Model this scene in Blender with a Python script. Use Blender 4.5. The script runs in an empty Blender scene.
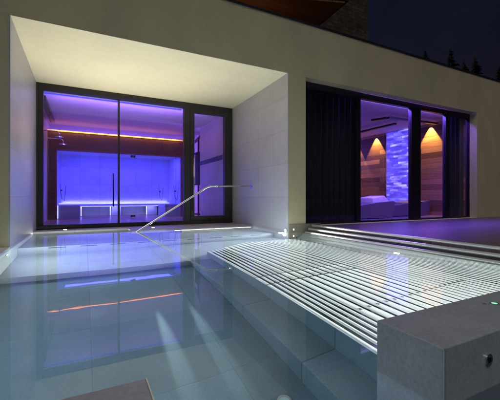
import bpy, math, random
from mathutils import Vector, Matrix
random.seed(11)
R = math.radians
scene = bpy.context.scene
COL = scene.collection

# ------------------------------------------------------------------ helpers
class MB:
    def __init__(self): self.v, self.f, self.s = [], [], []
    def quad(self, *p, smooth=False):
        n = len(self.v); self.v += [tuple(q) for q in p]
        self.f.append(tuple(range(n, n + len(p)))); self.s.append(smooth); return self
    def box(self, x0, x1, y0, y1, z0, z1):
        p = [(x0,y0,z0),(x1,y0,z0),(x1,y1,z0),(x0,y1,z0),(x0,y0,z1),(x1,y0,z1),(x1,y1,z1),(x0,y1,z1)]
        n = len(self.v); self.v += p
        for q in ((0,3,2,1),(4,5,6,7),(0,1,5,4),(1,2,6,5),(2,3,7,6),(3,0,4,7)):
            self.f.append(tuple(n+i for i in q)); self.s.append(False)
        return self
    def hexa(self, p):      # 8 points, bottom ring ccw then top ring
        n = len(self.v); self.v += [tuple(q) for q in p]
        for q in ((0,3,2,1),(4,5,6,7),(0,1,5,4),(1,2,6,5),(2,3,7,6),(3,0,4,7)):
            self.f.append(tuple(n+i for i in q)); self.s.append(False)
        return self
    def prism(self, pts, z0, z1):
        n = len(self.v); k = len(pts)
        self.v += [(x,y,z0) for x,y in pts] + [(x,y,z1) for x,y in pts]
        self.f.append(tuple(n+i for i in reversed(range(k)))); self.s.append(False)
        self.f.append(tuple(n+k+i for i in range(k))); self.s.append(False)
        for i in range(k):
            j = (i+1) % k
            self.f.append((n+i, n+j, n+k+j, n+k+i)); self.s.append(False)
        return self
    def tube(self, path, rad, seg=12, flat=1.0, caps=True):
        """swept tube; rad number or list; flat squashes the section's vertical radius"""
        path = [Vector(p) for p in path]; m = len(path)
        rad = rad if isinstance(rad, (list, tuple)) else [rad]*m
        n0 = len(self.v)
        for i, p in enumerate(path):
            d = (path[min(i+1,m-1)] - path[max(i-1,0)]).normalized()
            up = Vector((0,0,1)) if abs(d.z) < .95 else Vector((0,1,0))
            a = d.cross(up).normalized(); b = a.cross(d).normalized()
            for k in range(seg):
                t = 2*math.pi*k/seg
                self.v.append(tuple(p + a*math.cos(t)*rad[i] + b*math.sin(t)*rad[i]*flat))
        for i in range(m-1):
            for k in range(seg):
                j = (k+1) % seg
                self.f.append((n0+i*seg+k, n0+i*seg+j, n0+(i+1)*seg+j, n0+(i+1)*seg+k)); self.s.append(True)
        if caps:
            self.f.append(tuple(n0+k for k in reversed(range(seg)))); self.s.append(False)
            self.f.append(tuple(n0+(m-1)*seg+k for k in range(seg))); self.s.append(False)
        return self
    def disc_ring(self, c, axis, r0, r1, depth, seg=28):
        """a ring (r0>0) or disc (r0=0) of given depth, facing axis"""
        c = Vector(c); ax = Vector(axis).normalized()
        up = Vector((0,0,1)) if abs(ax.z) < .9 else Vector((0,1,0))
        a = ax.cross(up).normalized(); b = a.cross(ax).normalized()
        P = lambda r, t, h: c + (a*math.cos(t)+b*math.sin(t))*r + ax*h
        for k in range(seg):
            t0, t1 = 2*math.pi*k/seg, 2*math.pi*(k+1)/seg
            if r0 > 0:
                self.quad(P(r0,t0,depth),P(r1,t0,depth),P(r1,t1,depth),P(r0,t1,depth))
                self.quad(P(r0,t0,0),P(r0,t0,depth),P(r0,t1,depth),P(r0,t1,0))
            else:
                self.quad(P(0,t0,depth),P(r1,t0,depth),P(r1,t1,depth))
            self.quad(P(r1,t0,depth),P(r1,t0,0),P(r1,t1,0),P(r1,t1,depth))
        return self
    def build(self, name, mat, parent=None, bevel=0.0, seg=2):
        me = bpy.data.meshes.new(name)
        me.from_pydata(self.v, [], self.f)
        me.polygons.foreach_set('use_smooth', self.s)
        me.materials.append(mat); me.update()
        o = bpy.data.objects.new(name, me); COL.objects.link(o)
        if parent is not None:
            o.parent = parent
            o.matrix_parent_inverse = Matrix.Translation(-parent.location)
        if bevel:
            b = o.modifiers.new('bevel', 'BEVEL'); b.width = bevel; b.segments = seg; b.limit_method = 'ANGLE'
        return o

def tag(o, label, cat, group=None):
    o['label'] = label; o['category'] = cat
    if group: o['group'] = group
    return o
def thing(name, label, cat, loc=(0,0,0), group=None):
    o = bpy.data.objects.new(name, None); COL.objects.link(o)
    o.location = loc; o.empty_display_size = .2
    return tag(o, label, cat, group)
def struct(name, mb, mat, kind='structure'):
    o = mb.build(name, mat); o['kind'] = kind; return o
def copy_tree(o, offset):
    r = o.copy(); COL.objects.link(r); r.location = o.location + Vector(offset)
    for ch in list(o.children):
        c = ch.copy(); COL.objects.link(c); c.parent = r
        for g in list(ch.children):
            d = g.copy(); COL.objects.link(d); d.parent = c
    return r

# ------------------------------------------------------------------ materials
def newmat(name):
    m = bpy.data.materials.new(name); m.use_nodes = True
    nt = m.node_tree; b = nt.nodes['Principled BSDF']
    return m, nt, b
def N(nt, typ, **kw):
    n = nt.nodes.new(typ)
    for k, v in kw.items():
        if hasattr(n, k): setattr(n, k, v)
        else: n.inputs[k].default_value = v
    return n
def pos(nt): return N(nt, 'ShaderNodeNewGeometry').outputs['Position']
def ramp(nt, fac, stops):
    r = nt.nodes.new('ShaderNodeValToRGB'); el = r.color_ramp.elements
    while len(el) < len(stops): el.new(.5)
    for e, (p, c) in zip(el, stops): e.position = p; e.color = (*c, 1)
    nt.links.new(fac, r.inputs['Fac']); return r.outputs['Color']
def bump(nt, b, h, strength=.2, dist=.01):
    n = N(nt, 'ShaderNodeBump'); n.inputs['Strength'].default_value = strength; n.inputs['Distance'].default_value = dist
    nt.links.new(h, n.inputs['Height']); nt.links.new(n.outputs['Normal'], b.inputs['Normal'])

def plain(name, col, rough=.5, metal=0.0, var=.12, scale=6.0, bmp=.0, stretch=(1,1,1), large=0.0):
    m, nt, b = newmat(name)
    mp = N(nt, 'ShaderNodeMapping'); mp.inputs['Scale'].default_value = stretch
    nt.links.new(pos(nt), mp.inputs['Vector'])
    n = N(nt, 'ShaderNodeTexNoise'); n.inputs['Scale'].default_value = scale; n.inputs['Detail'].default_value = 6
    nt.links.new(mp.outputs[0], n.inputs['Vector'])
    c = ramp(nt, n.outputs['Fac'], [(.25, tuple(x*(1-var) for x in col)), (.75, tuple(min(1,x*(1+var)) for x in col))])
    if large:                                   # broad weathering and rain runs
        m2 = N(nt, 'ShaderNodeMapping'); m2.inputs['Scale'].default_value = (1.1,1.1,.45); nt.links.new(pos(nt), m2.inputs['Vector'])
        n2 = N(nt, 'ShaderNodeTexNoise'); n2.inputs['Scale'].default_value = 1.3; n2.inputs['Detail'].default_value = 9; n2.inputs['Roughness'].default_value = .65
        nt.links.new(m2.outputs[0], n2.inputs['Vector'])
        c2 = ramp(nt, n2.outputs['Fac'], [(.3, (1-large,1-large,1-large*.9)), (.62, (1,1,1))])
        mm = N(nt, 'ShaderNodeMixRGB', blend_type='MULTIPLY'); mm.inputs[0].default_value = 1
        nt.links.new(c, mm.inputs[1]); nt.links.new(c2, mm.inputs[2]); c = mm.outputs[0]
    nt.links.new(c, b.inputs['Base Color'])
    b.inputs['Roughness'].default_value = rough; b.inputs['Metallic'].default_value = metal
    if bmp: bump(nt, b, n.outputs['Fac'], bmp)
    return m

def tile(name, col, axes='XY', w=.9, h=.9, off=(0,0), joint=(.5,.5,.5), rough=.45, var=.12, offset=0.0, jw=.004, stretch=(1,1)):
    """large format stone tiles with joints, laid in a world plane"""
    m, nt, b = newmat(name)
    sp = N(nt, 'ShaderNodeSeparateXYZ'); nt.links.new(pos(nt), sp.inputs[0])
    cb = N(nt, 'ShaderNodeCombineXYZ')
    for i, a in enumerate(axes):
        ad = N(nt, 'ShaderNodeMath', operation='ADD'); ad.inputs[1].default_value = off[i] + 40*(w,h)[i]
        nt.links.new(sp.outputs[a], ad.inputs[0]); nt.links.new(ad.outputs[0], cb.inputs[i])
    br = N(nt, 'ShaderNodeTexBrick', offset=offset, squash=1.0)
    br.inputs['Scale'].default_value = 1; br.inputs['Mortar Size'].default_value = jw; br.inputs['Mortar Smooth'].default_value = .2
    br.inputs['Brick Width'].default_value = w; br.inputs['Row Height'].default_value = h; br.inputs['Bias'].default_value = 0
    br.inputs['Color1'].default_value = (*[x*(1-var*.6) for x in col],1)
    br.inputs['Color2'].default_value = (*[x*(1+var*.6) for x in col],1)
    br.inputs['Mortar'].default_value = (*[x*j for x, j in zip(col, joint)],1)
    nt.links.new(cb.outputs[0], br.inputs['Vector'])
    n = N(nt, 'ShaderNodeTexNoise'); n.inputs['Scale'].default_value = 3.2; n.inputs['Detail'].default_value = 8; n.inputs['Roughness'].default_value = .62
    nt.links.new(pos(nt), n.inputs['Vector'])
    c = ramp(nt, n.outputs['Fac'], [(.28, (1-var*1.6,)*3), (.72, (1,)*3)])
    mx = N(nt, 'ShaderNodeMixRGB', blend_type='MULTIPLY'); mx.inputs[0].default_value = 1
    nt.links.new(br.outputs['Color'], mx.inputs[1]); nt.links.new(c, mx.inputs[2])
    gn = N(nt, 'ShaderNodeTexNoise'); gn.inputs['Scale'].default_value = 70; gn.inputs['Detail'].default_value = 4
    nt.links.new(pos(nt), gn.inputs['Vector'])
    gc = ramp(nt, gn.outputs['Fac'], [(.35, (.86,.86,.86)), (.6, (1,1,1))])       # fine grain of the stone
    mg = N(nt, 'ShaderNodeMixRGB', blend_type='MULTIPLY'); mg.inputs[0].default_value = 1
    nt.links.new(mx.outputs[0], mg.inputs[1]); nt.links.new(gc, mg.inputs[2])
    nt.links.new(mg.outputs[0], b.inputs['Base Color'])
    rr = N(nt, 'ShaderNodeMapRange'); rr.inputs['To Min'].default_value = rough-.1; rr.inputs['To Max'].default_value = rough+.12
    nt.links.new(n.outputs['Fac'], rr.inputs['Value']); nt.links.new(rr.outputs[0], b.inputs['Roughness'])
    iv = N(nt, 'ShaderNodeMath', operation='SUBTRACT'); iv.inputs[0].default_value = 1.0
    nt.links.new(br.outputs['Fac'], iv.inputs[1])
    bump(nt, b, iv.outputs[0], .35, .003)
    return m

def emit(name, col, strength):
    m, nt, b = newmat(name)
    b.inputs['Base Color'].default_value = (*col, 1)
    b.inputs['Emission Color'].default_value = (*col, 1); b.inputs['Emission Strength'].default_value = strength
    n = N(nt, 'ShaderNodeTexNoise'); n.inputs['Scale'].default_value = 4.0
    nt.links.new(pos(nt), n.inputs['Vector'])
    r = N(nt, 'ShaderNodeMapRange'); r.inputs['To Min'].default_value = strength*.85; r.inputs['To Max'].default_value = strength*1.15
    nt.links.new(n.outputs['Fac'], r.inputs['Value']); nt.links.new(r.outputs[0], b.inputs['Emission Strength'])
    return m

def glass(name, tint=(1,1,1), rough=0.0, ior=1.5):
    """thin pane: see-through with a Fresnel reflection"""
    m, nt, b = newmat(name); nt.nodes.remove(b)
    out = nt.nodes['Material Output']
    t = N(nt, 'ShaderNodeBsdfTransparent'); t.inputs['Color'].default_value = (*tint, 1)
    g = N(nt, 'ShaderNodeBsdfGlossy'); g.inputs['Roughness'].default_value = rough
    # Schlick reflectance of a thin pane, the same from both faces
    ge = N(nt, 'ShaderNodeNewGeometry'); dp = N(nt, 'ShaderNodeVectorMath', operation='DOT_PRODUCT')
    nt.links.new(ge.outputs['Normal'], dp.inputs[0]); nt.links.new(ge.outputs['Incoming'], dp.inputs[1])
    ab = N(nt, 'ShaderNodeMath', operation='ABSOLUTE'); nt.links.new(dp.outputs['Value'], ab.inputs[0])
    om = N(nt, 'ShaderNodeMath', operation='SUBTRACT'); om.inputs[0].default_value = 1; nt.links.new(ab.outputs[0], om.inputs[1])
    pw = N(nt, 'ShaderNodeMath', operation='POWER'); pw.inputs[1].default_value = 5; nt.links.new(om.outputs[0], pw.inputs[0])
    f0 = ((ior-1)/(ior+1))**2
    fr = N(nt, 'ShaderNodeMath', operation='MULTIPLY_ADD'); fr.inputs[1].default_value = 1-f0; fr.inputs[2].default_value = f0
    nt.links.new(pw.outputs[0], fr.inputs[0])
    mx = N(nt, 'ShaderNodeMixShader')
    nt.links.new(fr.outputs[0], mx.inputs[0]); nt.links.new(t.outputs[0], mx.inputs[1]); nt.links.new(g.outputs[0], mx.inputs[2])
    nt.links.new(mx.outputs[0], out.inputs['Surface'])
    return m

def water_mat():
    m, nt, b = newmat('water'); nt.nodes.remove(b)
    g = N(nt, 'ShaderNodeBsdfGlass'); g.inputs['IOR'].default_value = 1.33; g.inputs['Roughness'].default_value = 0.0
    g.inputs['Color'].default_value = (.94, .99, 1, 1)
    mp = N(nt, 'ShaderNodeMapping'); mp.inputs['Scale'].default_value = (1.0, 1.5, 1)
    nt.links.new(pos(nt), mp.inputs['Vector'])
    n = N(nt, 'ShaderNodeTexNoise'); n.inputs['Scale'].default_value = 2.6; n.inputs['Detail'].default_value = 2.5
    nt.links.new(mp.outputs[0], n.inputs['Vector'])
    bp = N(nt, 'ShaderNodeBump'); bp.inputs['Strength'].default_value = .045; bp.inputs['Distance'].default_value = .006
    nt.links.new(n.outputs['Fac'], bp.inputs['Height']); nt.links.new(bp.outputs['Normal'], g.inputs['Normal'])
    nt.links.new(g.outputs[0], nt.nodes['Material Output'].inputs['Surface'])
    return m

def planks(name, axes, width, length, dark, light, rough=.5, joint=.004, contrast=1.0):
    """timber boards: each board its own tone, fine grain along its length. axes=(along, across)"""
    m, nt, b = newmat(name)
    sp = N(nt, 'ShaderNodeSeparateXYZ'); nt.links.new(pos(nt), sp.inputs[0])
    cb = N(nt, 'ShaderNodeCombineXYZ')
    for i, a in enumerate(axes):
        ad = N(nt, 'ShaderNodeMath', operation='ADD'); ad.inputs[1].default_value = 40.03
        nt.links.new(sp.outputs[a], ad.inputs[0]); nt.links.new(ad.outputs[0], cb.inputs[i])
    br = N(nt, 'ShaderNodeTexBrick', offset=.37)
    br.inputs['Scale'].default_value = 1; br.inputs['Mortar Size'].default_value = joint; br.inputs['Bias'].default_value = -.1
    br.inputs['Brick Width'].default_value = length; br.inputs['Row Height'].default_value = width
    br.inputs['Color1'].default_value = (*dark,1); br.inputs['Color2'].default_value = (*light,1)
    br.inputs['Mortar'].default_value = (*[x*.25 for x in dark],1)
    nt.links.new(cb.outputs[0], br.inputs['Vector'])
    mp = N(nt, 'ShaderNodeMapping'); mp.inputs['Scale'].default_value = (1.2, 28, 1)
    nt.links.new(cb.outputs[0], mp.inputs['Vector'])
    n = N(nt, 'ShaderNodeTexNoise'); n.inputs['Scale'].default_value = 1.9; n.inputs['Detail'].default_value = 6
    nt.links.new(mp.outputs[0], n.inputs['Vector'])
    c = ramp(nt, n.outputs['Fac'], [(.3, (.62,.6,.58)), (.7, (1.0,1.0,1.0))])
    mx = N(nt, 'ShaderNodeMixRGB', blend_type='MULTIPLY'); mx.inputs[0].default_value = contrast
    nt.links.new(br.outputs['Color'], mx.inputs[1]); nt.links.new(c, mx.inputs[2])
    nt.links.new(mx.outputs[0], b.inputs['Base Color']); b.inputs['Roughness'].default_value = rough
    bump(nt, b, n.outputs['Fac'], .12, .004)
    return m

def onyx_mat():
    m, nt, b = newmat('backlit_stone')
    sp = N(nt, 'ShaderNodeSeparateXYZ'); nt.links.new(pos(nt), sp.inputs[0])
    cb = N(nt, 'ShaderNodeCombineXYZ'); nt.links.new(sp.outputs['Y'], cb.inputs[0]); nt.links.new(sp.outputs['Z'], cb.inputs[1])
    br = N(nt, 'ShaderNodeTexBrick', offset=.43)
    br.inputs['Scale'].default_value = 1; br.inputs['Mortar Size'].default_value = .004
    br.inputs['Brick Width'].default_value = .33; br.inputs['Row Height'].default_value = .078
    br.inputs['Color1'].default_value = (0,0,0,1); br.inputs['Color2'].default_value = (1,1,1,1); br.inputs['Mortar'].default_value = (.2,.2,.2,1)
    nt.links.new(cb.outputs[0], br.inputs['Vector'])
    mp = N(nt, 'ShaderNodeMapping'); mp.inputs['Scale'].default_value = (2.2, 7, 1); nt.links.new(cb.outputs[0], mp.inputs['Vector'])
    n = N(nt, 'ShaderNodeTexNoise'); n.inputs['Scale'].default_value = 1.3; n.inputs['Detail'].default_value = 5
    nt.links.new(mp.outputs[0], n.inputs['Vector'])
    mx = N(nt, 'ShaderNodeMixRGB'); mx.inputs[0].default_value = .68
    nt.links.new(br.outputs['Color'], mx.inputs[1]); nt.links.new(n.outputs['Fac'], mx.inputs[2])
    c = ramp(nt, mx.outputs[0], [(.26,(.03,.02,.34)),(.49,(.07,.05,.72)),(.62,(.20,.17,1.0)),(.84,(.78,.75,1.0))])
    nt.links.new(c, b.inputs['Emission Color']); b.inputs['Emission Strength'].default_value = 1.6
    b.inputs['Base Color'].default_value = (.3,.3,.4,1); b.inputs['Roughness'].default_value = .3
    return m

M = {}
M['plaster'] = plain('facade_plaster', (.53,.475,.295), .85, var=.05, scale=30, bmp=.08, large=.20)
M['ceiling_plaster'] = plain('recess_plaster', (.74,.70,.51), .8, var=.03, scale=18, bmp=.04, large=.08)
M['walltile_yz'] = tile('wall_tile', (.47,.455,.48), 'YZ', 1.25, .62, (0.1,-.04), (.72,.72,.72), .38, .07, .5, .004)
M['plinth'] = plain('plinth_stone', (.20,.19,.15), .6, var=.15, scale=14, bmp=.1)
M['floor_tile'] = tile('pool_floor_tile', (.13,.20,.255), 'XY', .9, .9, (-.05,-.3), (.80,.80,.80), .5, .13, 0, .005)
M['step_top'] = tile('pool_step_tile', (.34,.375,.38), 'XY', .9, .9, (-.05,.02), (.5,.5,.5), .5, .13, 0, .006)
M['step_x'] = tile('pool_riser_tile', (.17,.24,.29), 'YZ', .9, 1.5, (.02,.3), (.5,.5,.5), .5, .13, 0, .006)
M['shelf'] = tile('pale_step_tile', (.37,.40,.44), 'XY', .9, .6, (-.05,.02), (.7,.7,.7), .45, .1, 0, .005)
M['pale_wall'] = tile('pale_pool_wall', (.66,.68,.66), 'YZ', 1.2, 1.5, (.02,.3), (.75,.75,.75), .45, .08, 0, .004)
M['ledge'] = tile('ledge_stone', (.50,.46,.42), 'XY', 1.2, .6, (.15,.1), (.6,.6,.6), .4, .12, 0, .005)
M['rim'] = tile('rim_stone', (.58,.64,.73), 'XY', 4.0, 3.0, (1,1), (.6,.6,.6), .42, .22, 0, .004)
M['edge'] = plain('edge_trim_metal', (.62,.64,.62), .3, .7, var=.05)
M['steel'] = plain('brushed_steel', (.86,.86,.83), .30, .6, var=.06, scale=40, stretch=(1,.05,1))
M['rail_steel'] = plain('polished_steel', (.78,.77,.74), .14, 1.0, var=.04, scale=20)
M['dark_tray'] = plain('dark_tray', (.06,.075,.075), .7, var=.2)
M['frame'] = plain('bronze_frame', (.030,.026,.028), .38, .3, var=.1, scale=20)
M['frame_black'] = plain('black_frame', (.012,.011,.016), .35, .2, var=.1)
M['pane'] = glass('clear_pane', (.93,.94,.95), 0, 1.42)
M['sauna_pane'] = glass('cabin_pane', (.93,.94,.97), .0, 1.25)
M['white_wall'] = plain('white_wall', (.66,.62,.66), .75, var=.04, scale=9)
M['room_ceiling'] = plain('room_ceiling', (.66,.52,.66), .8, var=.03, scale=7)
M['room_wall'] = tile('room_wall_tile', (.60,.50,.58), 'YZ', .6, 1.2, (.3,.2), (.8,.8,.8), .45, .06, 0, .003)
M['cabin_wall'] = tile('cabin_wall_tile', (.70,.70,.74), 'XZ', .6, .6, (.1,.1), (.72,.72,.72), .45, .10, 0, .005)
M['bench'] = plain('bench_stone', (.50,.50,.55), .4, var=.06)
M['room_floor'] = planks('room_floor', 'XY', .14, 1.6, (.34,.18,.14), (.44,.25,.19), .28)
M['fascia'] = planks('fascia_wood', 'XZ', .6, 2.4, (.13,.055,.026), (.16,.07,.034), .5)
M['jamb'] = plain('reddish_jamb', (.25,.08,.05), .5)
M['orange_led'] = emit('orange_led', (1,.38,.06), 1.15)
M['blue_led'] = emit('blue_led', (.06,.09,1), .65)
M['ice_led'] = emit('ice_led', (.36,.36,1), 2.6)
M['violet_led'] = emit('violet_led', (.50,.42,1), 1.6)
M['white_lamp'] = emit('white_lamp', (1,.97,.85), 14)
M['cool_lamp'] = emit('cool_lamp', (.85,1,.95), 12)
M['warm_lamp'] = emit('warm_lamp', (1,.62,.2), 10)
M['green_lamp'] = emit('green_lamp', (.2,.9,.45), 1.0)
M['black'] = plain('black_metal', (.012,.011,.014), .4, .4, var=.1)
M['hose'] = plain('hose', (.16,.16,.2), .5)
M['chrome'] = plain('chrome', (.7,.7,.72), .1, 1, var=.03)
M['deck'] = planks('deck_boards', 'XY', .145, 3.2, (.125,.09,.13), (.18,.135,.18), .36, .003)
M['paving'] = tile('side_paving', (.10,.09,.09), 'XY', .6, .6, (0,0), (.6,.6,.6), .6, .15, 0, .005)
M['wood_wall'] = planks('mixed_planks', 'YZ', .165, 2.6, (.13,.065,.03), (.50,.30,.14), .5, .003)
M['onyx'] = onyx_mat()
M['upholstery'] = plain('upholstery', (.15,.125,.15), .85, var=.05, scale=60, bmp=.08)
M['pillow'] = plain('pillow_cloth', (.82,.78,.78), .85, var=.04, scale=40, bmp=.05)
M['curtain'] = plain('dark_curtain', (.007,.006,.012), .85, var=.15, scale=50)
M['curtain_violet'] = plain('violet_curtain', (.025,.02,.035), .8, var=.1, scale=50)
M['coping'] = plain('roof_coping', (.02,.02,.03), .5, .3, var=.1)
M['soffit'] = planks('soffit_boards', 'XY', .16, 3.0, (.20,.085,.035), (.26,.115,.05), .5)
M['stone'] = tile('rough_stone', (.10,.075,.055), 'XZ', .34, .13, (0,0), (.35,.35,.35), .8, .5, .45, .012)
M['eave'] = plain('eave_board', (.03,.018,.014), .6)
M['towel'] = plain('blue_rail', (.02,.025,.09), .4)
M['rack'] = plain('black_rack', (.010,.009,.012), .5)
M['ground'] = plain('grass_ground', (.03,.04,.018), .95, var=.3, scale=.6, bmp=.3)
M['bark'] = plain('fir_bark', (.05,.035,.025), .9, var=.3, scale=8)
M['needles'] = plain('fir_needles', (.016,.022,.018), .8, var=.4, scale=1.4)

# ------------------------------------------------------------------ lamps
def lamp(name, typ, loc, energy, col, direction=None, size=.1, size_y=None, spot=None, blend=.5):
    l = bpy.data.lights.new(name, typ); l.energy = energy; l.color = col
    if typ == 'AREA':
        l.shape = 'DISK' if size_y is None else 'RECTANGLE'; l.size = size
        if size_y is not None: l.size_y = size_y
    elif typ in ('POINT', 'SPOT'): l.shadow_soft_size = size
    if typ == 'SPOT': l.spot_size = R(spot); l.spot_blend = blend
    o = bpy.data.objects.new(name, l); COL.objects.link(o); o.location = loc
    if direction: o.rotation_euler = Vector(direction).to_track_quat('-Z', 'Y').to_euler()
    return o

# ================================================================== SETTING
gm = MB(); gm.quad((-300,-300,-1.6),(300,-300,-1.6),(300,300,-1.6),(-300,300,-1.6))
struct('ground', gm, M['ground'])
hill = MB(); nx, ny = 40, 20
def hz(x, y): return -1.7 + max(0,(y-18))*.62*min(1,.55+ .45*math.sin(.05*x+1)**2) - max(0,(y-60))*.3
for i in range(nx):
    for j in range(ny):
        x0,x1 = -60+i*6, -54+i*6; y0,y1 = 18+j*4, 22+j*4
        hill.quad((x0,y0,hz(x0,y0)),(x1,y0,hz(x1,y0)),(x1,y1,hz(x1,y1)),(x0,y1,hz(x0,y1)), smooth=True)
struct('hill', hill, M['ground'])
struct('deck', MB().box(4.10,18,-5,4.998,-1.55,.105), M['deck'])
struct('paving', MB().box(-9,-1.05,-5,4.998,-1.55,.02), M['paving'])
wq = MB(); wq.quad((-.85,-4,0),(4.11,-4,0),(4.11,6.9,0),(-.85,6.9,0))
struct('water', wq, water_mat())

# ------------------------------------------------------------------ pool
pool = thing('swimming_pool', 'tiled outdoor pool with underwater steps running into the recess of the building', 'pool', (1.5,3,-1.2))
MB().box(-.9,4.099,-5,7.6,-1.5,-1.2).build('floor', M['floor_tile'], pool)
MB().box(-1.05,-.82,-5,4.998,-1.2,.03).build('wall', M['pale_wall'], pool, .008)
MB().box(-1.05,-.8205,5.0,7.5,-1.2,-.001).build('wall', M['pale_wall'], pool)
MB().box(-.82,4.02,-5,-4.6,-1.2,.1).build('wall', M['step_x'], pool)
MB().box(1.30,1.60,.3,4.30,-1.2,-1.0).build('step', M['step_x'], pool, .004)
MB().box(-.82,3.34,4.30,7.5,-1.2,-1.0).build('step', M['shelf'], pool, .004)
MB().box(-.82,3.34,5.50,7.5,-1.0,-.42).build('step', M['shelf'], pool, .006)
led = MB().prism([(-.82,7.13),(.82,7.13),(.82,6.62),(1.75,6.62),(1.75,6.42),(3.34,6.42),(3.34,7.49),(-.82,7.49)], -.42, .018)
led.build('ledge', M['ledge'], pool, .006)
for k in range(9):
    x = -.45 + k*.41
    MB().box(x,x+.22,5.488,5.501,-.56,-.50).build('overflow_slot', M['dark_tray'], pool)

# ------------------------------------------------------------------ rim blocks
rim = thing('tiled_pool_wall', 'low dark grey tiled wall end with a round fitting, right of the pool entry', 'wall', (1.5,.75,0))
MB().box(.984,6,.616,.874,-1.2,.187).build('wall_block', M['rim'], rim, .004)
MB().box(.9812,.9862,.6132,.6182,-1.2,.1865).build('edge_trim', M['edge'], rim)
fit = MB().disc_ring((1.224,.616,.1),(0,-1,0),.013,.020,.006)
fit.disc_ring((1.224,.616,.1),(0,-1,0),0,.012,.003); f_ = fit.build('round_fitting', M['chrome'], rim)
MB().disc_ring((1.224,.612,.1),(0,-1,0),0,.0085,.003).build('nozzle', M['black'], f_)
g_ = MB().disc_ring((1.592,.775,.186),(0,0,1),.012,.019,.004).build('button_ring', M['chrome'], rim)
MB().disc_ring((1.592,.775,.186),(0,0,1),0,.0115,.003).build('green_indicator', M['green_lamp'], g_)
MB().disc_ring((1.545,.79,.186),(0,0,1),0,.008,.005).build('button', M['chrome'], rim)
blk = thing('tiled_pool_block', 'dark grey stone block corner with pale edge, at the bottom left of the pool', 'wall', (-.3,.4,0))
MB().box(-.82,.142,-4.6,.864,-1.2,.187).build('wall_block', M['rim'], blk, .004)
MB().box(.1412,.1448,-4.6,.865,.150,.1868).build('edge_trim', M['edge'], blk)

# ------------------------------------------------------------------ bubble lounger of steel bars
lou = thing('bubble_lounger', 'underwater massage lounger of parallel stainless steel bars beside the deck', 'lounger', (2.7,2.7,-.9))
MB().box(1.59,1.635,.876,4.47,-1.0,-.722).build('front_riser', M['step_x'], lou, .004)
MB().prism([(1.636,.876),(4.0,.876),(4.0,4.99),(2.6,4.99),(1.636,4.46)], -1.0, -.84).build('seat_base', M['dark_tray'], lou)
MB().hexa([(3.54,.876,-.84),(4.03,.876,-.84),(4.03,4.98,-.84),(3.54,4.98,-.84),
           (3.78,.876,-.03),(4.03,.876,-.03),(4.03,4.98,-.03),(3.78,4.98,-.03)]).build('back_support', M['dark_tray'], lou)
def bar_far(x): return min(4.9, 4.46 + max(0,x-1.62)*.55)
def bar_piece(mb, x, z, w, y0, y1, hgt=.030, xf=None):
    fl = hgt/w
    mb.tube([(x,y0,z),(x,y0+.006,z),(x,y1-.006,z),(x,y1,z)], [w*.40,w*.5,w*.5,w*.40], 12, fl)
bars = []
x = 1.606
for k in range(5): bars.append((x, -.705 if k else -.716, .034 if k else .044)); x += .064
x += .012
for k in range(9): bars.append((x, -.70, .074)); x += .098
x -= .012
while x < 3.47: bars.append((x, -.70, .047)); x += .068
nb = 12
for k in range(nb):
    t = (k+.3)/nb; bars.append((3.475+.15*t+.015*math.sin(t*3), -.70+.63*t, .036))
for i, (x, z, w) in enumerate(bars):
    b = MB(); yf = bar_far(x)
    for y0, y1 in (((.88,2.735),(2.765,2.985),(3.01,yf)) if x < 2.75 else ((.88,yf),)): bar_piece(b, x, z, w, y0, y1)
    b.build('bar', M['steel'], lou)
for x, z in ((3.66,.002),(3.74,.062),(3.82,.125)):
    b = MB(); b.tube([(x,.88,z),(x,.886,z),(x,4.894,z),(x,4.90,z)], [.017,.021,.021,.017], 14)
    b.build('head_bar', M['steel'], lou)
for y in (1.88, 2.75, 3.0, 4.0):
    MB().box(1.64,3.47,y-.022,y+.022,-.839,-.722).build('support_beam', M['dark_tray'], lou)
for (x, z, w) in bars[5:22]:
    MB().box(x-.009,x+.009,1.866,1.894,z+.013,z+.022).build('bar_clip', M['dark_tray'], lou)
for (x, z, w) in bars[12:30]:
    MB().tube([(x,4.0,z+.012),(x,4.0,z+.026)], .010, 8).build('bar_screw', M['steel'], lou)

# ------------------------------------------------------------------ handrail
hr = thing('handrail', 'bent stainless steel handrail from the recess wall down into the water', 'handrail', (3.34,6.45,.9))
MB().tube([(3.335,6.45,.907),(2.40,6.45,.882),(2.34,6.45,.876),(2.28,6.45,.852),(.86,6.45,-.02),(.62,6.45,-.168)], .019, 16).build('rail', M['rail_steel'], hr)
MB().disc_ring((3.3445,6.45,.907),(-1,0,0),0,.055,.012).build('wall_flange', M['rail_steel'], hr)
MB().tube([(2.56,6.45,.8862),(2.48,6.45,.8842)], .0235, 16).build('coupling', M['rail_steel'], hr)

# ================================================================== BUILDING
bld = thing('spa_building', 'modern flat roofed spa building with plastered facade, deep glazed recess and wide window', 'building', (3,5,0))
def grid_wall(xs, zs, holes, y0, y1):
    mb = MB(); nx, nz = len(xs)-1, len(zs)-1
    solid = lambda i, j: 0 <= i < nx and 0 <= j < nz and (i,j) not in holes
    for i in range(nx):
        for j in range(nz):
            if not solid(i,j): continue
            a,b,c,d = xs[i],xs[i+1],zs[j],zs[j+1]
            mb.quad((a,y0,c),(b,y0,c),(b,y0,d),(a,y0,d)); mb.quad((b,y1,c),(a,y1,c),(a,y1,d),(b,y1,d))
            if not solid(i-1,j): mb.quad((a,y1,c),(a,y0,c),(a,y0,d),(a,y1,d))
            if not solid(i+1,j): mb.quad((b,y0,c),(b,y1,c),(b,y1,d),(b,y0,d))
            if not solid(i,j-1): mb.quad((a,y1,c),(b,y1,c),(b,y0,c),(a,y0,c))
            if not solid(i,j+1): mb.quad((a,y0,d),(b,y0,d),(b,y1,d),(a,y1,d))
    return mb
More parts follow.
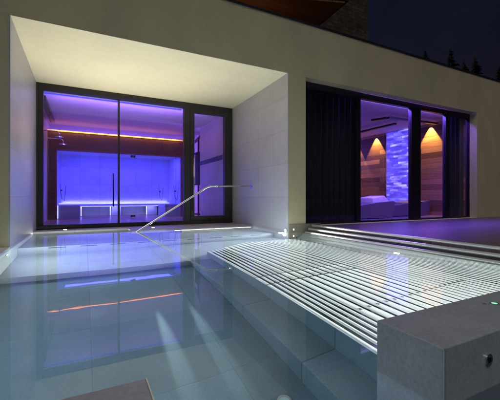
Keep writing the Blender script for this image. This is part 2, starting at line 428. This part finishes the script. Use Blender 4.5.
grid_wall([-9,-.845,3.357,3.745,9.417,18],[-1.55,.108,2.93,2.948,3.93],
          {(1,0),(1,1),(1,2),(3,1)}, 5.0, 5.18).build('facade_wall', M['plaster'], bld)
MB().box(-9,18,4.985,14.5,3.93,3.975).build('roof_coping', M['coping'], bld, .006)
MB().box(3.36,4.09,4.985,4.999,-1.0,.155).build('plinth', M['plinth'], bld)
MB().box(-.845,-.82,5.002,7.55,-.0008,2.93).build('recess_wall', M['walltile_yz'], bld)
MB().box(3.343,3.357,5.002,7.55,-1.2,2.93).build('recess_wall', M['walltile_yz'], bld)
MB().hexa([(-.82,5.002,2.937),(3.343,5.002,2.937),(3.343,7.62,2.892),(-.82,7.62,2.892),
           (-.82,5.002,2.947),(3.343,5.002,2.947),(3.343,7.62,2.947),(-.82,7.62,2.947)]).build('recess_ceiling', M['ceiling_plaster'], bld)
# glazed doors at the back of the recess
def frame_ring(mb, x0,x1,z0,z1, w, y0,y1, wb=None):
    wb = w if wb is None else wb
    mb.box(x0,x1,y0,y1,z1-w,z1); mb.box(x0,x1,y0,y1,z0,z0+wb)
    mb.box(x0,x0+w,y0,y1,z0+wb,z1-w); mb.box(x1-w,x1,y0,y1,z0+wb,z1-w)
    return mb
dz0, dz1 = .019, 2.891
ff = frame_ring(MB(), -.82,3.343,dz0,dz1,.115,7.5,7.62,.085)
ff.box(.655,.695,7.51,7.61,dz0+.085,dz1-.115); ff.box(2.10,2.245,7.495,7.615,dz0+.085,dz1-.115)
fo = ff.build('glazing_frame', M['frame'], bld, .004)
for a, b in ((-.705,.655),(.695,2.10)):
    MB().box(a,b,7.556,7.568,dz0+.085,dz1-.115).build('pane', M['pane'], fo)
dl = frame_ring(MB(), 2.247,3.226,dz0+.087,dz1-.117,.10,7.48,7.60,.10).build('door', M['frame'], bld, .004)
MB().box(2.347,3.126,7.54,7.552,dz0+.187,dz1-.217).build('pane', M['pane'], dl)
hd = MB().tube([(2.318,7.42,.33),(2.318,7.42,1.58)], .016, 12)
for z in (.47,1.44): hd.tube([(2.318,7.42,z),(2.318,7.482,z)], .010, 10)
hd.build('handle', M['rail_steel'], dl)
# room behind the doors
MB().box(-.9,5.2,7.621,14,-.2,.02).build('room_floor', M['room_floor'], bld)
MB().box(-.9,5.2,7.621,14,2.76,2.80).build('room_ceiling', M['room_ceiling'], bld)
MB().box(-1.0,-.9,7.621,14,.02,2.76).build('room_wall', M['room_wall'], bld)
MB().box(3.15,3.40,7.621,9.49,.02,2.76).build('room_wall', M['room_wall'], bld)
MB().box(5.1,5.2,9.49,14,.02,2.76).build('room_wall', M['white_wall'], bld)
MB().box(3.401,5.2,9.35,9.488,.02,2.76).build('room_wall', M['white_wall'], bld)
MB().box(-.9,5.1,13.9,14,.02,2.76).build('room_wall', M['white_wall'], bld)
MB().box(2.93,5.1,11.6,11.7,.02,2.76).build('room_wall', M['white_wall'], bld)
MB().box(3.139,3.1497,7.70,9.489,1.62,1.74).build('wall_band', M['towel'], bld)
MB().box(-.72,2.08,7.66,7.72,2.742,2.7595).build('led_strip', M['blue_led'], bld)
MB().box(-.80,-.70,7.9,10.2,2.66,2.758).build('ceiling_track', M['black'], bld)
bh = MB().box(-.899,2.93,10.62,10.72,2.03,2.53).build('bulkhead', M['fascia'], bld)
MB().box(-.899,2.93,10.605,10.619,2.515,2.548).build('led_strip', M['orange_led'], bh)
# ---- steam cabin
cab = thing('steam_cabin', 'glass fronted steam cabin glowing blue behind the recess doors', 'cabin', (1.1,11.6,.02))
MB().box(-.899,-.70,10.64,10.74,.02,2.029).build('jamb', M['fascia'], cab)
MB().box(-.70,-.672,10.63,10.75,.02,2.029).build('door_frame', M['jamb'], cab)
MB().box(2.88,2.93,10.63,10.75,.02,2.029).build('door_frame', M['jamb'], cab)
MB().box(-.672,2.88,10.63,10.75,1.985,2.029).build('door_frame', M['jamb'], cab)
MB().box(2.932,2.95,10.60,10.63,.1,2.0).build('led_strip', M['blue_led'], cab)
w = MB(); w.box(-.75,2.95,12.6,12.7,.02,2.3); w.box(-.80,-.751,10.76,12.7,.02,2.3); w.box(2.951,3.0,10.76,12.7,.02,2.3)
w.build('wall', M['cabin_wall'], cab)
MB().box(-.75,2.95,10.76,12.6,2.10,2.2).build('cabin_ceiling', M['cabin_wall'], cab)
for a, b in ((-.670,.548),(.554,1.494),(1.500,2.878)):
    MB().box(a,b,10.68,10.69,.03,1.984).build('glass_panel', M['sauna_pane'], cab)
hh = MB().tube([(.80,10.63,.38),(.80,10.63,1.38)], .02, 12)
for z in (.5,1.26): hh.tube([(.80,10.63,z),(.80,10.682,z)], .012, 8)
hh.build('handle', M['black'], cab)
for z in (.045,1.895): MB().box(1.30,1.44,10.66,10.71,z,z+.065).build('hinge', M['black'], cab)
bn = MB(); bn.box(-.66,2.86,12.05,12.59,.36,.42); bn.box(-.749,-.10,10.95,12.05,.02,.42); bn.box(2.42,2.949,10.95,12.05,.02,.42)
bn.box(.86,1.16,12.15,12.5,.02,.36); bn.box(2.05,2.40,12.15,12.5,.02,.36)
bno = bn.build('bench', M['bench'], cab, .01)
ls = MB(); ls.box(-.09,2.41,12.02,12.049,.345,.359); ls.box(-.74,2.94,12.57,12.599,.425,.45)
ls.box(-.09,-.06,12.06,12.09,.04,.34); ls.box(2.00,2.03,12.10,12.13,.04,.34); ls.box(.80,.83,12.1,12.13,.04,.34)
ls.box(-.70,-.66,10.93,10.949,.04,.42)
ls.build('led_strip', M['ice_led'], bno)
lamp('bench_glow','AREA',(1.1,12.56,.46),8,(.3,.3,1),(0,.25,1),3.5,.03)
lamp('bench_glow','AREA',(1.1,12.03,.34),10,(.25,.25,1),(0,.4,-1),2.4,.03)
for x, y in ((-.60,11.0),(2.36,11.6),(2.74,11.0)):
    hs = MB(); hs.tube([(x-.02,y,1.05),(x,y,.80),(x+.03,y,.62),(x+.09,y,.55),(x+.12,y,.8),(x+.13,y,1.0)], .007, 8)
    hs.tube([(x+.02,y,.86),(x+.02,y-.05,.86)], .025, 10)
    hs.build('shower_hose', M['hose'], cab)
# ---- rain showers on the left wall
def shower(y, z, label, x1):
    t = thing('rain_shower', label, 'shower', (-.89,y,z), 'rain showers on the left wall')
    MB().tube([(-.9,y,z),(x1-.06,y,z),(x1-.02,y,z-.012),(x1,y,z-.05),(x1,y,z-.13)], .014, 10).build('arm', M['chrome'], t)
    MB().disc_ring((-.899,y,z),(1,0,0),0,.035,.01).build('wall_flange', M['chrome'], t)
    MB().disc_ring((x1,y,z-.165),(0,0,1),0,.105,.03).build('shower_head', M['chrome'], t)
shower(9.6, 2.335, 'rain shower head, upper of the two on the left wall, before the orange light line', -.55)
shower(10.3, 2.255, 'rain shower head, lower of the two, just above the cabin glass', -.50)
# ---- black metal rack in the corridor
rk = thing('metal_rack', 'tall black metal rack with shelves behind the right door leaf', 'rack', (3.5,10.3,.02))
for x in (3.22,3.56,3.86):
    MB().box(x,x+.05,9.90,9.95,.021,2.55).build('post', M['rack'], rk)
for z in (.10,1.05,2.05):
    MB().box(3.20,3.93,9.89,10.3,z,z+.04).build('shelf', M['rack'], rk)
MB().box(3.25,3.90,9.96,10.29,1.09,2.04).build('back_panel', M['rack'], rk)
MB().hexa([(3.15,9.495,2.46),(3.19,9.495,2.46),(3.62,11.4,2.62),(3.58,11.4,2.62),(3.15,9.495,2.56),(3.19,9.495,2.56),(3.62,11.4,2.72),(3.58,11.4,2.72)]).build('sloping_arm', M['rack'], rk)

# ---- right window
wx0, wx1, wz0, wz1 = 3.745, 9.417, .108, 2.948-.018
wf = MB()
wf.box(wx0,wx1,5.185,5.285,wz1-.125,wz1-.001); wf.box(wx0,wx1,5.185,5.285,wz0+.001,wz0+.035)
wf.box(wx0+.001,wx0+.09,5.185,5.285,wz0+.035,wz1-.125); wf.box(wx1-.03,wx1-.001,5.185,5.285,wz0+.035,wz1-.125)
wf.box(5.25,5.36,5.19,5.27,wz0+.035,wz1-.125)
wf.box(7.02,7.36,5.186,5.28,wz0+.035,wz1-.125)
wf.box(8.36,8.52,5.186,5.275,wz0+.035,wz1-.125)
wo = wf.build('window_frame', M['frame_black'], bld, .003)
for a, b in ((wx0+.09,5.25),(5.36,7.02),(7.36,8.36),(8.52,wx1-.03)):
    MB().box(a,b,5.225,5.237,wz0+.035,wz1-.125).build('pane', M['pane'], wo)
def curtain(x0, x1, y, amp, pitch, z0, z1, mat, label):
    mb = MB(); n = int((x1-x0)/pitch*10)
    P = []
    for i in range(n+1):
        xx = x0+(x1-x0)*i/n
        P.append((xx, y+amp*math.sin(2*math.pi*(xx-x0)/pitch+.6*math.sin(xx*7))+.012*math.sin(xx*31)))
    for (xa,ya),(xb,yb) in zip(P, P[1:]):
        mb.quad((xa,ya,z0),(xb,yb,z0),(xb,yb,z1),(xa,ya,z1), smooth=True)
        mb.quad((xb,yb+.004,z0),(xa,ya+.004,z0),(xa,ya+.004,z1),(xb,yb+.004,z1), smooth=True)
    o = mb.build('curtain', mat); return tag(o, label, 'curtain')
curtain(3.84,5.49,5.42,.04,.16,.125,2.948,M['curtain'],'wide nearly black pleated curtain behind the left window panel beside the pillar')
curtain(8.62,9.55,5.44,.05,.20,.125,2.948,M['curtain_violet'],'dim violet curtain gathered at the right end of the window')
# relaxation room
MB().box(3.40,9.8,5.281,7.6,-.2,.107).build('room_floor', M['deck'], bld)
MB().box(5.21,9.8,7.6,12.5,-.2,.107).build('room_floor', M['deck'], bld)
MB().box(3.36,9.8,5.281,12.5,2.95,3.0).build('room_ceiling', M['room_ceiling'], bld)
MB().box(9.62,9.8,5.181,12.5,.107,2.95).build('wood_panelling', M['wood_wall'], bld)
MB().box(5.21,9.62,12.4,12.5,.107,2.95).build('room_wall', M['white_wall'], bld)
MB().box(5.202,5.22,7.62,12.4,.107,2.95).build('room_wall', M['white_wall'], bld)
MB().box(3.41,5.2,7.63,7.7,.107,2.95).build('room_wall', M['white_wall'], bld)
lb = MB().box(5.5,8.3,5.42,5.52,2.90,2.9495).build('led_strip', M['violet_led'], bld)
onx = tag(MB().box(9.575,9.619,6.93,8.07,.30,2.93).build('glowing_panel', M['onyx']), 'tall translucent stone panel glowing blue on the plank wall', 'panel')
def scl(y, label):
    t = thing('ceiling_spotlight', label, 'spotlight', (9.53,y,2.949), 'warm spotlights over the plank wall')
    MB().disc_ring((9.53,y,2.949),(0,0,-1),.03,.045,.02).build('bezel', M['black'], t)
    MB().disc_ring((9.53,y,2.949),(0,0,-1),0,.029,.008).build('lens', M['warm_lamp'], t)
    lamp('spot_beam', 'SPOT', (9.53,y,2.92), 420, (1,.50,.14), (.16,0,-1), .012, spot=68, blend=.3)
scl(6.44,'warm spotlight grazing the planks right of the window mullion')
scl(8.55,'warm spotlight grazing the planks just left of the glowing panel')
scl(9.6,'warm spotlight grazing the planks half hidden by the dark window panel')
def rail_lum(p, label):
    mb = MB()
    for a, b in zip(p, p[1:]):
        d = (Vector(b)-Vector(a)).normalized(); q = Vector((-d.y,d.x,0))*.045
        A, B = Vector(a), Vector(b)
        mb.hexa([A-q-Vector((0,0,.05)),B-q-Vector((0,0,.05)),B+q-Vector((0,0,.05)),A+q-Vector((0,0,.05)),A-q,B-q,B+q,A+q])
    o = mb.build('ceiling_rail', M['black']); tag(o, label, 'ceiling rail', 'dark rails under the ceiling of the lounge room')
rail_lum([(7.25,6.62,2.86),(7.42,6.25,2.86)], 'short dark rail under the lounge ceiling, bent end nearest the window')
rail_lum([(7.42,6.20,2.86),(9.3,6.05,2.86)], 'long dark rail under the lounge ceiling crossing the mullion')
rail_lum([(8.22,8.3,2.86),(8.22,6.6,2.86)], 'dark rail under the lounge ceiling running towards the plank wall')
def relax(x0, y0, L, label, pil):
    t = thing('daybed', label, 'daybed', (x0,y0,.107), 'upholstered loungers in the relaxation room')
    prof = [(0,.02),(L-.10,.02),(L,.42),(L-.03,.445),(L*.62,.40),(L*.30,.33),(.05,.30)]
    mb = MB(); n = len(prof); W = .74
    mb.quad(*[(x0+u,y0,.107+v) for u,v in prof]); mb.quad(*[(x0+u,y0+W,.107+v) for u,v in reversed(prof)])
    for i in range(n):
        (u,v),(u2,v2) = prof[i], prof[(i+1)%n]
        mb.quad((x0+u2,y0,.107+v2),(x0+u,y0,.107+v),(x0+u,y0+W,.107+v),(x0+u2,y0+W,.107+v2))
    mb.build('body', M['upholstery'], t, .055, 4)
    if pil:
        a = x0+L-.72
        MB().hexa([(a,y0+.08,.50),(a+.62,y0+.08,.535),(a+.62,y0+.62,.535),(a,y0+.62,.50),
                   (a+.03,y0+.10,.64),(a+.44,y0+.10,.70),(a+.44,y0+.60,.70),(a+.03,y0+.60,.64)]).build('pillow', M['pillow'], t, .02, 3)
relax(5.45,5.92,1.90,'low upholstered daybed with a pale wedge pillow behind the window',True)
relax(7.45,6.30,1.95,'low upholstered daybed without a pillow, before the plank wall',False)

# ---- upper storey of the house behind
up = thing('upper_house', 'stone house above the flat roof with a warm lit timber soffit', 'house', (5,8,3.97))
MB().box(0,9.67,9.0,10.5,3.976,9.5).build('stone_wall', M['stone'], up)
MB().prism([(5.92,6.262),(6.15,8.99),(-3,8.99),(-2.0,9.2-.25)], 5.60, 5.66).build('timber_soffit', M['soffit'], up)
MB().prism([(6.02,6.21),(6.25,8.99),(-3,8.99),(-2.0,8.9)], 5.662, 5.95).build('eave', M['eave'], up)

# ---- firs on the hill
def fir(px, y, top, h, seed, label):
    rnd = random.Random(seed); base = top-h
    t = thing('fir_tree', label, 'tree', (px,y,base), 'dark firs behind the roof')
    MB().tube([(px,y,base-1.5),(px,y,base+h*.6),(px,y,top-.3)], [.22,.12,.02], 8).build('trunk', M['bark'], t)
    cr = MB()
    lv = 34
    for k in range(lv):
        u = k/(lv-1); z = base + h*(.08+.92*u)
        rad = (1-u)**.85*h*.33*rnd.uniform(.72,1.12)+.10
        nbr = int(6+6*(1-u))
        for b in range(nbr):
            a = rnd.uniform(0,6.283); rr = rad*rnd.uniform(.6,1.1)
            d = Vector((math.cos(a),math.sin(a),0)); s = Vector((-d.y,d.x,0))
            for q in range(5):
                f0 = q/5; p = Vector((px,y,z)) + d*rr*f0 + Vector((0,0,-rr*.30*f0 + rnd.uniform(-.08,.08)))
                wv = s*rr*.17*(1.15-f0*.8)*rnd.uniform(.7,1.3); dn = Vector((0,0,-.10-rr*.10))
                e = p + d*rr*.30 + Vector((0,0,-rr*.12))
                cr.quad(p+wv, p+wv*.3+dn*1.2, e+dn*.6, p-wv)
                cr.quad(p-wv*1.2, p+dn, e)
    cr.build('crown', M['needles'], t)
for px, y, top, h, sd, lab in (
    (65.2,45,32.4,11,1,'dark fir tree showing its tip over the roof, nearest the stone house'),
    (74.2,45,34.6,13,2,'dark broad fir tree over the roof, second from the stone house'),
    (79.4,45,33.0,11,3,'small dark fir tip between two taller firs over the roof'),
    (83.9,45,34.8,13,4,'dark fir tree over the roof, right of the small tip between the tall ones'),
    (94.5,45,34.4,12,5,'dark fir tip at the right edge of the photo over the roof')):
    fir(px, y, top, h, sd, lab)

# ================================================================== LIGHT FITTINGS
def pool_light(c, axis, r, label, group, lensmat):
    t = thing('pool_light', label, 'pool light', c, group)
    MB().disc_ring(c, axis, r, r*1.35, .012).build('ring', M['chrome'], t)
    MB().disc_ring(c, axis, 0, r*.98, .006).build('lens', lensmat, t)
M['dim_lens'] = emit('dim_lens', (.25,.35,.36), .3)
g1 = 'small spotlights set in the ledge'
pool_light((-.32,7.22,.019),(0,0,1),.035,'small lit spotlight on the ledge near the left recess wall',g1,M['white_lamp'])
pool_light((1.27,6.85,.019),(0,0,1),.035,'small lit spotlight on the ledge in front of the middle glass',g1,M['white_lamp'])
pool_light((3.3425,5.07,.035),(-1,0,0),.03,'bright lamp at the waterline on the right recess wall beside the pillar foot','lamps under water',M['cool_lamp'])
pool_light((3.45,4.984,.06),(0,-1,0),.013,'small added lamp just above the water on the front of the pillar foot','lamps under water',M['cool_lamp'])  # fitting for the light added to brighten the head bars
pool_light((-.8195,4.75,-.20),(1,0,0),.035,'added pool lamp under water on the left wall of the recess','lamps under water',M['cool_lamp'])  # added fitting, mirrors the lamp on the right wall
pool_light((1.588,3.62,-.88),(-1,0,0),.012,'tiny lamp in the lounger front riser, at its far end','lamps under water',M['cool_lamp'])
pool_light((1.11,1.70,-1.199),(0,0,1),.034,'round chrome lamp on the pool floor beside the lower step','lamps under water',M['dim_lens'])

WARM = (1,.93,.70); TEAL = (.22,.66,1.0); COOL = (.94,.98,.97)
lamp('ledge_lamp','SPOT',(-.32,7.20,.05),200,WARM,(.50,-.55,1),.03,spot=110,blend=1)
lamp('ledge_lamp','SPOT',(1.27,6.84,.05),180,WARM,(-.15,-.5,1),.03,spot=120,blend=1)
lamp('wall_lamp','AREA',(3.30,5.07,.035),9,(.95,1,.9),(-1,-.25,.25),.05)
lamp('wall_lamp','AREA',(3.325,5.25,-.20),62,(.78,.94,1),(-1,-.25,-.12),.06)
lamp('wall_lamp','AREA',(-.80,4.75,-.20),34,(.74,.90,1),(1,.28,-.10),.06)  # added opposite the right wall lamp to brighten the steps
lamp('ledge_strip','AREA',(2.45,6.41,-.05),7,COOL,(0,-1,-.6),1.7,.07)
lamp('ledge_strip','AREA',(0,7.12,-.05),6,COOL,(0,-1,-.6),1.6,.07)
# underwater lamps; the teal pair is added without fittings to tint the water
lamp('pool_lamp','AREA',(.2,.90,-.42),2.6,TEAL,(.15,1,-.2),.25)
lamp('pool_lamp','AREA',(-.78,3.0,-.55),2.0,TEAL,(1,0,-.15),.25)
lamp('pool_lamp','AREA',(2.3,.90,-.28),66,COOL,(0,1,-.15),.35)
lamp('pool_lamp','AREA',(3.44,2.75,-.22),48,COOL,(-1,-.1,-.3),.07)
lamp('head_bar_fill','SPOT',(3.45,4.955,.06),55,(1,.95,.8),(.10,-1,.0),.02,spot=70,blend=.9)  # added light, brightens the head bars along their length
lamp('wall_lamp','AREA',(3.325,5.15,-.12),60,COOL,(-.5,-1,-.12),.06)
for x, e in ((.61,520),(.92,420)):
    lamp('beam_lamp','SPOT',(x,4.27,-1.08),e,(.72,1,.95),(0,-1,-.062),.008,spot=4.8,blend=.9)
# cabin + rooms
lamp('cabin_lamp','AREA',(1.1,11.6,2.08),220,(.058,.046,1.0),(0,.15,-1),3.2,1.2)
lamp('cove_lamp','AREA',(1.0,10.75,2.56),1.0,(1,.40,.06),(0,-.35,1),3.6,.08)
lamp('bulkhead_fill','AREA',(1.0,12.9,2.36),70,(.27,.14,1),(0,-1,.14),3.6,.2)  # unseen fill behind the bulkhead, added to turn the ceiling violet
lamp('corridor_fill','POINT',(4.3,10.0,1.3),110,(.30,.15,1),None,.12)  # unseen fill behind the room wall, added for the violet ceiling
lamp('cove_lamp','AREA',(1.0,10.58,2.56),10,(1,.45,.05),(0,.5,-1),3.6,.03)
lamp('ceiling_fill','AREA',(.9,7.68,2.40),34,(.30,.16,1),(0,1,.38),3.0,.06)  # added fill in mid-air, no fitting; faces inward to brighten the ceiling
lamp('violet_light','AREA',(7.0,5.38,2.944),820,(.22,.09,1),(0,-1.1,-1),3.0,.09)  # added out of view behind the window header to light the deck violet
lamp('violet_light','AREA',(7.3,5.60,2.93),10,(.26,.15,1),(0,.6,-1),3.4,.06)
lamp('violet_light','AREA',(7.2,11.9,2.2),95,(.22,.12,1),(0,-.6,.9),3.0,.5)  # unseen light added at the back of the room to brighten its ceiling
lamp('terrace_lamp','POINT',(3.8,7.5,4.4),8,(1,.56,.26),None,.08)

# ------------------------------------------------------------------ sky, moon-like key light
W = bpy.data.worlds.new('World'); scene.world = W; W.use_nodes = True
nt = W.node_tree; bg = nt.nodes['Background']
sky = nt.nodes.new('ShaderNodeTexSky'); sky.sky_type = 'NISHITA'; sky.sun_disc = False
SUN_EL, SUN_AZ = R(56), R(222)
sky.sun_elevation = R(-2.0); sky.sun_rotation = SUN_AZ; sky.altitude = 900
tint = N(nt, 'ShaderNodeMixRGB', blend_type='MULTIPLY'); tint.inputs[0].default_value = 1; tint.inputs[2].default_value = (.30,.32,.66,1)
nt.links.new(sky.outputs[0], tint.inputs[1])
tc = N(nt, 'ShaderNodeTexCoord'); vo = N(nt, 'ShaderNodeTexVoronoi'); vo.inputs['Scale'].default_value = 150
nt.links.new(tc.outputs['Generated'], vo.inputs['Vector'])
st = ramp(nt, vo.outputs['Distance'], [(.0,(.5,.52,.6)),(.07,(0,0,0))])
ns = N(nt, 'ShaderNodeTexNoise'); ns.inputs['Scale'].default_value = 60; nt.links.new(tc.outputs['Generated'], ns.inputs['Vector'])
nr = ramp(nt, ns.outputs['Fac'], [(.5,(0,0,0)),(.75,(1,1,1))])
sm = N(nt, 'ShaderNodeMixRGB', blend_type='MULTIPLY'); sm.inputs[0].default_value = 1
nt.links.new(st, sm.inputs[1]); nt.links.new(nr, sm.inputs[2])
ad = N(nt, 'ShaderNodeMixRGB', blend_type='ADD'); ad.inputs[0].default_value = 1
cn = N(nt, 'ShaderNodeTexNoise'); cn.inputs['Scale'].default_value = 5.0; cn.inputs['Detail'].default_value = 7
nt.links.new(tc.outputs['Generated'], cn.inputs['Vector'])
cr_ = ramp(nt, cn.outputs['Fac'], [(.35,(.72,.72,.74)),(.7,(1.0,.98,.95))])
cm = N(nt, 'ShaderNodeMixRGB', blend_type='MULTIPLY'); cm.inputs[0].default_value = 1
nt.links.new(tint.outputs[0], cm.inputs[1]); nt.links.new(cr_, cm.inputs[2])
nt.links.new(cm.outputs[0], ad.inputs[1]); nt.links.new(sm.outputs[0], ad.inputs[2])
nt.links.new(ad.outputs[0], bg.inputs['Color']); bg.inputs['Strength'].default_value = .15
sl = bpy.data.lights.new('sun', 'SUN'); sl.energy = .82; sl.angle = R(30); sl.color = (1,.95,.87)
so = bpy.data.objects.new('sun', sl); COL.objects.link(so)
sd = Vector((math.sin(SUN_AZ)*math.cos(SUN_EL), math.cos(SUN_AZ)*math.cos(SUN_EL), math.sin(SUN_EL)))
so.rotation_euler = (-sd).to_track_quat('-Z','Y').to_euler()

# ------------------------------------------------------------------ camera
cam = bpy.data.cameras.new('camera'); co = bpy.data.objects.new('camera', cam); COL.objects.link(co)
co.location = (0,0,.65); co.rotation_euler = (R(90),0,R(-27.1))
cam.sensor_width = 36; cam.lens = 36*325/500; cam.shift_y = -2.5/500
cam.clip_start = .02; cam.clip_end = 1500
scene.camera = co
scene.render.engine = 'CYCLES'
cy = scene.cycles
cy.max_bounces = 12; cy.diffuse_bounces = 4; cy.glossy_bounces = 6; cy.transmission_bounces = 8; cy.transparent_max_bounces = 16
cy.sample_clamp_indirect = 4; cy.use_denoising = True; cy.blur_glossy = .5
vs = scene.view_settings
vs.view_transform = 'Standard'; vs.look = 'None'; vs.exposure = 0; vs.gamma = 1; vs.use_curve_mapping = False
